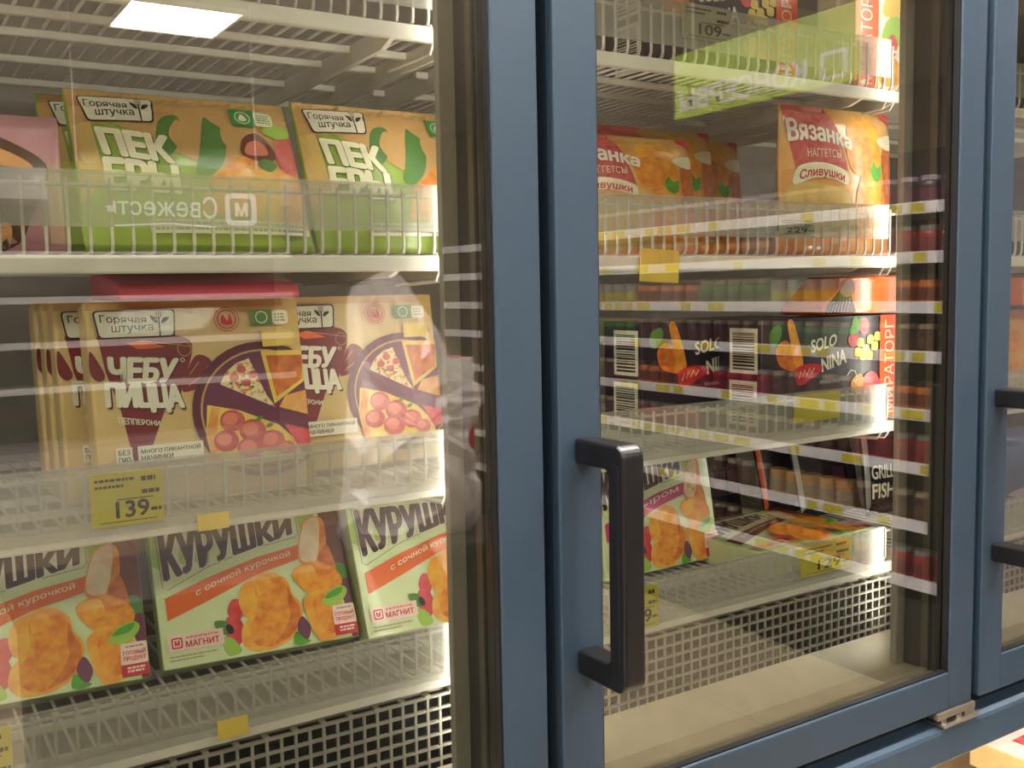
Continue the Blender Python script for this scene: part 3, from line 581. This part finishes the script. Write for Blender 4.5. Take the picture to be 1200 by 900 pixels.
p.part('round_mark'); p.ring(84, 44, 10, 10, 1.2, 'lav'); p.rrect([(80, 40), (88, 40), (88, 48), (80, 48)], 1, 'lav'); p.bars(70, 24, 100, 2, 2, 2, 'lav', 2); p.blob([(84, 20), (102, 24), (100, 4), (84, 4)], 'skin'); p.flush()
tag(pose(o, (.010, .162, 1.499), 0, 8), 'small rosy bag with a brown wave print beside the green pastry bags', 'food bag')
# --- left door, third shelf: pizza packs
c1 = tag(pose(chebu('pizza_pack'), (.1718, .153, 1.2505), 0, 9), 'tan mini pizza pack standing foremost above the yellow 139 price card', 'pizza pack', 'tan mini pizza packs')
c2 = copy_tree(c1); tag(pose(c2, (.368, .222, 1.2505), 0, 8), 'tan mini pizza pack half hidden behind the foremost pizza pack', 'pizza pack', 'tan mini pizza packs')
for i, (x, y) in enumerate(((.150, .200), (.147, .247), (.144, .294))):
    c = copy_tree(c1); tag(pose(c, (x, y, 1.2505), 0, 8), ('second', 'third', 'fourth')[i]+' tan pizza pack in the row behind the foremost one', 'pizza pack', 'tan mini pizza packs')
for i in range(2):
    c = copy_tree(c2); tag(pose(c, (.372+.006*i, .268+.046*i, 1.2505), 0, 8), 'tan pizza pack in the row behind the half hidden one, '+('next to it' if i == 0 else 'farther back'), 'pizza pack', 'tan mini pizza packs')
mat('carton_red', '#d2485f', .35, coat=.2); mb = MB(); mb.prism([(.150, 1.4475), (.30, 1.4475), (.30, 1.474), (.235, 1.474), (.162, 1.4625)], .199, .378, 'x', 'carton_red'); o = mb.build('red_carton', bevel=.003); tag(o, 'red carton lying on top of the pizza packs', 'carton')
# --- left door, lowest shelf: nugget cartons leaning back
k2 = tag(pose(kurushki('nugget_carton'), (.2452, .2621, 1.0405), -5, 28), 'pale green nugget carton with orange ribbon leaning between two like it', 'nugget carton', 'pale green nugget cartons')
k3 = copy_tree(k2); tag(pose(k3, (.4740, .2270, 1.0405), -3, 24), 'pale green nugget carton whose end is hidden by the blue door frame', 'nugget carton', 'pale green nugget cartons')
k1 = copy_tree(k2); tag(pose(k1, (.0055, .272, 1.0405), -5, 28), 'pale green nugget carton above the price card on the lowest shelf rail', 'nugget carton', 'pale green nugget cartons')
# --- middle door
v1 = tag(pose(vyaz('nugget_bag'), (1.098, .138, 1.494), 0, 1), 'peach nugget bag with white script, beside the grey mullion', 'food bag', 'peach nugget bags')
for x, y, t, lb in ((.765, .205, 8, 'pale peach nugget bag beside the handle side stile'), (.865, .270, 6, 'peach nugget bag standing behind the two front nugget bags, nearer the handle'), (.985, .335, 4, 'peach nugget bag deepest on the shelf of nugget bags')):
    c = copy_tree(v1); tag(pose(c, (x, y, 1.494), 0, t), lb, 'food bag', 'peach nugget bags'); c.scale = (1, 1, .78 if x < .8 else .9)
s2 = tag(pose(solo('snack_box'), (1.037, .1365, 1.2445)), 'black snack box with orange end stripe next to the grey mullion', 'snack box', 'black snack boxes')
s1 = copy_tree(s2); tag(pose(s1, (.900, .230, 1.2445)), 'black snack box showing its bar codes, set behind its neighbour', 'snack box', 'black snack boxes')
s3 = copy_tree(s2); tag(pose(s3, (.90, .22, 1.7365)), 'black snack box set back on the top shelf', 'snack box', 'black snack boxes')
o = MB(); o.prism([(0, 0), (.178, 0), (.178, .058), (.06, .056), (.0, .012)], 0, .085, 'y', 'film_orange'); o = o.build('orange_pack', bevel=.006, seg=3); pose(o, (1.163, .1365, 1.4035)); tag(o, 'orange film pack lying on top of the black snack box', 'food pack')
p = Print(o); p.part('dark_corner'); p.poly([(2, 2), (70, 3), (52, 46), (36, 38), (4, 14)], 'film_black'); p.blob([(34, 34), (48, 50), (62, 50), (66, 34), (50, 26)], 'brownred')
for i in range(7): p.line([(8+i*7, 4), (14+i*7, 12+i*2)], 1.2, 'lav')
p.flush()
o = carton('snack_box', .102, .15, .07, 'cream', .0015); p = Print(o, clip=(102, 150)); p.part('orange_stripe'); p.rect(0, 0, 52, 150, 'flame'); vs, fs = text_mesh('МИРАТОРГ', .0); p._put([(12+26*(1-b), 6+138*a) for a, b in vs if True], fs, 'offwhite')
p.part('vegetable_picture'); p.blob([(56, 60), (70, 100), (98, 110), (100, 70), (80, 56)], 'mintgreen'); p.blob([(60, 110), (76, 140), (100, 140), (98, 112)], 'cheese'); p.blob([(70, 64), (84, 84), (96, 70), (86, 50)], 'tomato'); p.blob([(56, 10), (60, 44), (96, 46), (100, 12)], 'nugget_light'); p.flush()
tag(pose(o, (1.232, .1430, 1.7365)), 'orange striped snack box on the top shelf beside the mullion', 'snack box')
kc = tag(pose(kurushki('nugget_carton', 'pink', 'с сыром', 1.02, True), (.862, .268, 1.030), 2, 10), 'nugget carton with pink ribbon standing behind the black handle', 'nugget carton')
mbk = kurushki('nugget_carton', 'brownred', 'с сочной курочкой', 1.16); mbk.rotation_euler = (R(-90), 0, R(5)); mbk.location = (1.078, .163, 1.0585)
mbk.location = (1.078, .160, 1.0240)
tag(mbk, 'pale green nugget carton lying flat on the lowest shelf', 'nugget carton')
# lying face up: turn the carton about its lower edge
mbk.rotation_euler = (R(-90), 0, R(5)); mbk.location = (1.078, .160, 1.0598)
gb = []
for i, (x, y, t, lb) in enumerate(((1.19, .470, 10, 'black fish bag farthest back behind the flat carton'), (1.362, .420, 14, 'black fish bag with a red edge behind the flat carton'), (1.405, .372, 14, 'black fish bag with a clear lettered edge'), (1.512, .315, 6, 'black fish bag with large white letters beside the mullion'))):
    o, f = pouch('fish_bag', .165, .170, .034, 'film_black', .008); p = Print(o, f)
    p.part('lettering'); i == 3 and p.text('GRILL', ((12, 66), (66, 66), (66, 92), (12, 92)), 'offwhite', .02); i == 3 and p.text('FISH', ((12, 30), (66, 30), (66, 58), (12, 58)), 'offwhite', .02)
    p.part('edge_stripe'); p.poly([(0.5, 162), (9, 162), (9, 8), (0.5, 8)], ('film_black', 'flame', 'grey', 'grey')[i])
    p.part('serving_picture'); p.rect(84, 40, 118, 84, 'purple'); p.rect(124, 40, 154, 84, 'purple'); p.ell(101, 58, 12, 8, 'brownred'); p.flush()
    tag(pose(o, (x, y, 1.0265+.004), 0, t), lb, 'food bag', 'black fish bags')
# --- right door, only a sliver is in view
o = carton('orange_carton', .26, .05, .15, 'film_orange', .003); pose(o, (1.70, .155, 1.405)); tag(o, 'orange carton lying on a clear bag of pastries', 'carton')
o, f = pouch('pastry_bag', .30, .152, .09, 'film_peach', .010); p = Print(o, f); p.part('pastry_row')
for i in range(5):
    for j in range(2): p.ell(30+i*58, 40+j*58, 24, 22, 'nugget')
p.flush(); pose(o, (1.70, .175, 1.2445)); tag(o, 'clear bag of orange pastries under an orange carton', 'food bag')
o, f = pouch('blue_bag', .30, .15, .07, 'film_blue', .010); p = Print(o, f); p.part('white_print'); p.blob([(30, 30), (110, 44), (180, 34), (260, 50), (240, 22), (120, 16)], 'lav'); p.flush(); pose(o, (1.715, .18, 1.0265), 0, 6); tag(o, 'blue bag standing on the shelf with the black fish bags', 'food bag')
# --- chest below: wire divider and cartons
d = tag(empty('wire_divider', (1.30, .05, .3045)), 'white wire divider in the open chest freezer', 'divider')
mb = MB(); mb.tube([(0, 0, 0), (0, 0, .28), (0, .33, .28), (0, .33, 0)], .004, 'wire_white', 6); mb.build('frame', d)
mb = MB()
for i in range(9): mb.tube([(0, .035+i*.033, 0), (0, .035+i*.033, .28)], .002, 'wire_white', 4)
mb.build('bars', d, kind='stuff')
for i, (x, y, z, rz) in enumerate(((1.765, .10, .3, 4), (1.77, .105, .351, -2), (1.765, .10, .402, 3), (1.77, .10, .453, -1), (1.765, .105, .504, 2))):
    o = carton('frozen_carton', .26, .050, .17, 'sand', .002); p = Print(o); p.part('white_band'); p.rect(4, 34, 256, 48, 'pepperoni'); p.flush(); q = Print(o, axes='top', base=.05); q.part('top_print'); q.rect(5, 5, 255, 165, 'patch'); q.rect(60, 20, 170, 120, 'pepperoni'); q.rect(190, 60, 250, 150, 'salmon'); q.flush()
    pose(o, (x, y, z+.0005), rz); tag(o, ('lowest', 'second lowest', 'middle', 'second highest', 'topmost')[i]+' red and white carton of the stack in the chest', 'carton', 'red cartons stacked in the chest')
for o in list(col.objects):
    if o.parent is None and o.get('category') in ('food bag', 'pizza pack', 'nugget carton', 'snack box') and o.location.y > .1 and o.location.z > .9:
        zs = [z for z in SZ if z < o.location.z+.02]; rest(o, max(zs))
#@@TAGS
# ------------------------------------------------------------------ price cards
def price_card(x0, x1, z0, z1, price, label, mt='yellow', y=.1186, group='yellow price cards on the shelf guards', big=True, rot=0):
    W, H = (x1-x0)*1000, (z1-z0)*1000; o = carton('price_card', W/1000, H/1000, .0008, mt, 0); p = Print(o)
    if price:
        p.part('price_lettering'); p.trow(price, W*.33 if big else W*.2, H*.14, W*.80, H*.46, 'black', bold=.03)
        p.part('small_print'); p.bars(W*.82, H*.22, W*.97, 1, H*.06, 1, 'ink', 2); p.bars(W*.06, H*.84, W*.60, 1, H*.05, 1, 'ink', 3); p.bars(W*.06, H*.72, W*.45, 1, H*.05, 1, 'ink', 4); p.bars(W*.70, H*.80, W*.9, 1, H*.09, 1, 'ink', 5); p.bars(W*.70, H*.56, W*.95, 1, H*.08, 1, 'ink', 6); p.line([(W*.36, H*.49), (W*.86, H*.49)], 1, 'ink'); p.line([(W*.1, H*.08), (W*.9, H*.08)], .8, 'ink')
    p.flush(); pose(o, (x0, y, z0)); o.rotation_euler.y = R(rot); return tag(o, label, 'price card', group)
mat('card_faded', '#9d9a86', .4)
price_card(.1575, .2215, 1.2395, 1.2895, '139', 'yellow card reading 139 on the guard below the pizza packs')
price_card(.020, .080, 1.024, 1.0735, '99', 'yellow price card on the guard of the lowest shelf below the nugget cartons')
price_card(.2525, .2830, 1.2235, 1.2395, None, 'small yellow sticker below the pizza packs', 'cheese', group='small yellow stickers'); price_card(.262, .2925, 1.011, 1.0305, None, 'small yellow sticker above the air grille', 'cheese', group='small yellow stickers')
price_card(1.050, 1.121, 1.5175, 1.5400, '229', 'grey card reading 229 on the guard below the nugget bags', 'card_faded', big=False)
price_card(.8766, .9600, 1.760, 1.803, '109', 'faded card reading 109 on the top shelf guard', 'card_faded')
price_card(.805, .868, 1.4575, 1.4985, None, 'pale yellow slip hanging below the nugget bag shelf', 'cheese', group='small yellow stickers', rot=3)
price_card(1.098, 1.205, 1.030, 1.0755, '129', 'yellow card reading 129 below the carton lying flat'); price_card(1.082, 1.178, 1.2555, 1.2955, None, 'yellow card below the black snack boxes', 'yellow2')
price_card(.775, .8315, 1.015, 1.070, '89', 'yellow price card half hidden behind the black handle')
# ------------------------------------------------------------------ gondola of preserves standing square to the freezer, with its sign
mat('shelf_metal', '#b8b2b4', .4, .1); mat('rail_white', '#f2eef2', .35); mat('dark_panel', '#2b2725', .6); mat('label_yellow', '#d8c83a', .4); mat('sign_green', '#b3cc2e', .4); mat('sign_text', '#ffffff', .5)
GX, GY0, GY1 = 3.0, -1.12, -4.6; RZ = (1.698, 1.532, 1.364, 1.196, .997, .811, .610, .406)
g = tag(empty('gondola', (GX, GY0, 0)), 'dark shelving unit of jars and cans facing the aisle, seen in the door glass', 'shelving')
part('back_panel', g, (.42, .46, GY1-GY0, 0, .05, 1.95, 'dark_panel')); part('base', g, (0.02, .42, GY1-GY0, 0, 0, .34, 'dark_panel')); part('end_panel', g, (.02, .46, -.0, .02, 0, 1.95, 'shelf_metal'))
for i, z in enumerate(RZ):
    b = part('shelf_board', g, (0, .42, GY1-GY0, 0, z-.012, z+.004, 'shelf_metal')); rl = part('price_rail', b, (-.012, 0, GY1-GY0, 0, z-.020, z+.020, 'rail_white'))
    mb = MB(); rnd = random.Random(i); y = -.03
    while y > -2.6:
        wd = rnd.choice((.05, .06, .09)); 
        if rnd.random() < .5: mb.box(-.0135, -.0125, y-wd, y, z-.015, z+.015, 'label_yellow')
        y -= wd+.03
    lb = mb.build('rail_label', b, kind='stuff')
mat('dark_leaf', '#2f4a22', .5)
def jar(body, lid, lab_='film_brown', r=.034, h=.105, can=False):
    mb = MB()
    if can: mb.lathe([(r*.96, 0), (r, .002), (r, h*.3), (r*.985, h*.33), (r, h*.36), (r, h-.004), (r*.95, h-.001), (r*.9, h-.003)], body, 12)
    else: mb.lathe([(r*.9, 0), (r, .006), (r, h*.70), (r*.93, h*.80), (r*.80, h*.84), (r*.80, h*.86)], body, 12)
    o = mb.build('food_can' if can else 'preserve_jar', smooth=False); l = MB()
    if not can:
        l.lathe([(r*.87, h*.845), (r*.87, h*.99), (r*.80, h)], lid, 12); l.build('lid', o)
    m3 = MB(); m3.lathe([(r*1.012, h*.2), (r*1.012, h*.6)], lab_, 12); m3.build('paper_label', o); return o
J = dict(plum=jar('plum', 'lav', 'violet'), red=jar('darkred', 'grey', 'maroon'), amber=jar('nugget_dark', 'brown', 'brownred'), green=jar('dkgreen', 'card_grey', 'dark_leaf'), dark=jar('brown', 'card_grey', 'film_brown'), steel=jar('grey', 'grey', 'yellow2', .037, .10, True), gold=jar('tan', 'grey', 'card_grey', .037, .10, True))
seq = [('plum', 'dark', 'plum'), ('red', 'red', 'amber'), ('amber', 'steel', 'green'), ('dark', 'green', 'dark'), ('amber', 'dark', 'red'), ('red', 'dark', 'dark'), ('dark', 'gold', 'dark'), ('red', 'amber', 'dark')]
desc = dict(plum='dark plum preserve jar', red='red tomato preserve jar', amber='amber preserve jar', green='green vegetable jar', dark='dark brown preserve jar', steel='steel food can', gold='gold coloured food can')
order = ('top', 'second', 'third', 'fourth', 'fifth', 'sixth', 'seventh', 'bottom'); used = set()
ORD = 'first second third fourth fifth sixth seventh eighth ninth tenth eleventh twelfth thirteenth fourteenth fifteenth sixteenth seventeenth eighteenth nineteenth twentieth twenty-first twenty-second twenty-third twenty-fourth'.split()
for i, z in enumerate(RZ):
    nrow = 24 if i < 6 else 14
    for q in range(nrow):
        kk = seq[i][(q//5) % 3]; src = J[kk]
        if kk in used: o = copy_tree(src)
        else: o = src; used.add(kk)
        o.location = (GX+.05, GY0-.06-q*.083, z+.0042); o.rotation_euler.z = q*1.3
        tag(o, desc[kk]+', '+ORD[q]+' from the end panel on the '+order[i]+' gondola shelf', 'can' if kk in ('steel', 'gold') else 'jar', 'jars and cans on the %s gondola shelf' % order[i])
sg = tag(empty('hanging_sign', (2.97, 0, 2.16)), 'green hanging sign with white lettering above the gondola', 'sign')
mb = MB(); mb.box(0, .02, -2.46, -1.50, 0, .27, 'sign_green'); mb.build('board', sg, bevel=.004)
p = Print(sg, axes='left', base=0.0); p.part('lettering'); p.trow('КОНСЕРВЫ', 1735, 26, 2425, 118, 'sign_text', bold=.04); p.part('pictogram'); p.rrect([(1550, 22), (1670, 22), (1670, 122), (1550, 122)], 14, 'sign_text'); p.rrect([(1566, 36), (1654, 36), (1654, 108), (1566, 108)], 8, 'sign_green'); p.flush()
for y in (-1.6, -2.35):
    mb = MB(); mb.tube([(.01, y, .27), (.01, y, .838)], .004, 'wire_white', 6); mb.build('rod', sg)
# sign farther down the aisle, facing the freezer
Print_put = Print._put
fs_ = tag(empty('hanging_sign', (0, -4.18, 0)), 'olive hanging sign with a white square emblem and script lettering', 'sign')
mat('sign_olive', '#7f8a3a', .45); mb = MB(); mb.box(.72, 1.82, -.02, 0, 1.70, 2.08, 'sign_olive'); mb.build('board', fs_, bevel=.004)
p = Print(fs_, axes='rear', base=0.0); p.part('emblem'); p.rrect([(-1690, 1800), (-1530, 1800), (-1530, 1960), (-1690, 1960)], 30, 'sign_text'); p.rrect([(-1665, 1825), (-1555, 1825), (-1555, 1935), (-1665, 1935)], 20, 'sign_olive'); p.trow('М', -1645, 1845, -1580, 1915, 'sign_text', bold=.05)
p.part('lettering'); p.text('Свежесть', ((-1490, 1830), (-960, 1845), (-960, 1925), (-1490, 1940)), 'sign_text', .01); p.line([(-1480, 1790), (-1250, 1805), (-1000, 1790)], 8, 'sign_text'); p.flush()
for x in (.85, 1.7):
    mb = MB(); mb.tube([(x, -.01, 2.08), (x, -.01, 2.998)], .004, 'wire_white', 6); mb.build('rod', fs_)
# low cooler cabinet across the aisle
cc = tag(empty('wall_cooler', (-.2, -6.4, 0)), 'open wall cooler with pale horizontal shelves across the aisle', 'cooler')
part('back_panel', cc, (-2.4, 2.9, -.5, -.45, 0, 2.1, 'dark_panel')); part('canopy', cc, (-2.4, 2.9, -.45, .02, 2.1, 2.3, 'shelf_metal')); part('plinth', cc, (-2.4, 2.9, -.45, .1, 0, .45, 'shelf_metal'))
for z in (.85, 1.15, 1.45, 1.75):
    b = part('shelf_board', cc, (-2.4, 2.9, -.45, -.05, z-.015, z, 'shelf_metal')); part('price_rail', b, (-2.4, 2.9, -.05, -.035, z-.03, z+.015, 'rail_white'))
# dark plinth added to darken low reflections; holds a film bag and red carton
tr = tag(empty('added_plinth', (1.04, -1.22, 0)), 'long dark plinth added in the aisle to darken the door reflections', 'plinth')
part('foot', tr, (-.86, .24, -.20, .17, 0, .06, 'gasket_black'), bevel=.004); part('column', tr, (-.83, .21, -.17, .14, .06, .860, 'dark_panel'), bevel=.006); part('top_board', tr, (-.86, .24, -.20, .17, .860, .8850, 'dark_panel'), bevel=.004)
# crumpled bag
bm = bmesh.new(); outl = [(.66, 1.0125), (.90, 1.0125), (.915, 1.12), (.90, 1.20), (.945, 1.268), (.885, 1.300), (.845, 1.38), (.80, 1.445), (.765, 1.485), (.715, 1.475), (.675, 1.445), (.672, 1.36), (.665, 1.25), (.655, 1.14)]
outl = [(x*1.29, 1.45+(z-1.45)*1.29) for x, z in outl]; rnd = random.Random(4); cx, cz = 1.006, 1.153; BY = -1.15; ring = smooth_loop(outl, 3); levels = (1.0, .86, .70, .5, .28); fr_, bk = [], []
for sgn, store in ((-1, fr_), (1, bk)):
    for li, lv in enumerate(levels):
        row = []
        for (x, z) in ring:
            px, pz = cx+(x-cx)*lv, cz+(z-cz)*lv
            dep = .07*math.sqrt(max(0, 1-lv*lv))*max(.25, min(1, (1.5-pz)/.4))
            j = .017 if li else .0
            row.append(bm.verts.new((px+rnd.uniform(-j, j)*.6, BY+sgn*dep+rnd.uniform(-j, j), max(.8858, pz+rnd.uniform(-j, j)*.6))) if (li or sgn < 0) else fr_[0][len(row)])
        store.append(row)
    c_ = bm.verts.new((cx, BY+sgn*.075, cz)); n = len(ring)
    for li in range(len(levels)-1):
        for k in range(n): bm.faces.new((store[li][k], store[li][(k+1) % n], store[li+1][(k+1) % n], store[li+1][k]))
    for k in range(n): bm.faces.new((store[-1][k], store[-1][(k+1) % n], c_))
bmesh.ops.recalc_face_normals(bm, faces=bm.faces); me = bpy.data.meshes.new('film_bag'); bm.to_mesh(me); bm.free(); me.materials.append(M['bag_film'])
o = bpy.data.objects.new('film_bag', me); col.objects.link(o); tag(o, 'crumpled clear film bag standing on the dark plinth', 'plastic bag')
o = carton('red_carton', .10, .40, .09, 'red', .003); pose(o, (1.165, -1.385, .8855)); tag(o, 'upright red carton standing on the dark plinth', 'carton')
p = Print(o, axes='rear', base=.09); p.part('white_top_band'); p.rect(-100, 330, 0, 400, 'white'); p.flush()
bpy.data.objects.remove(_to)
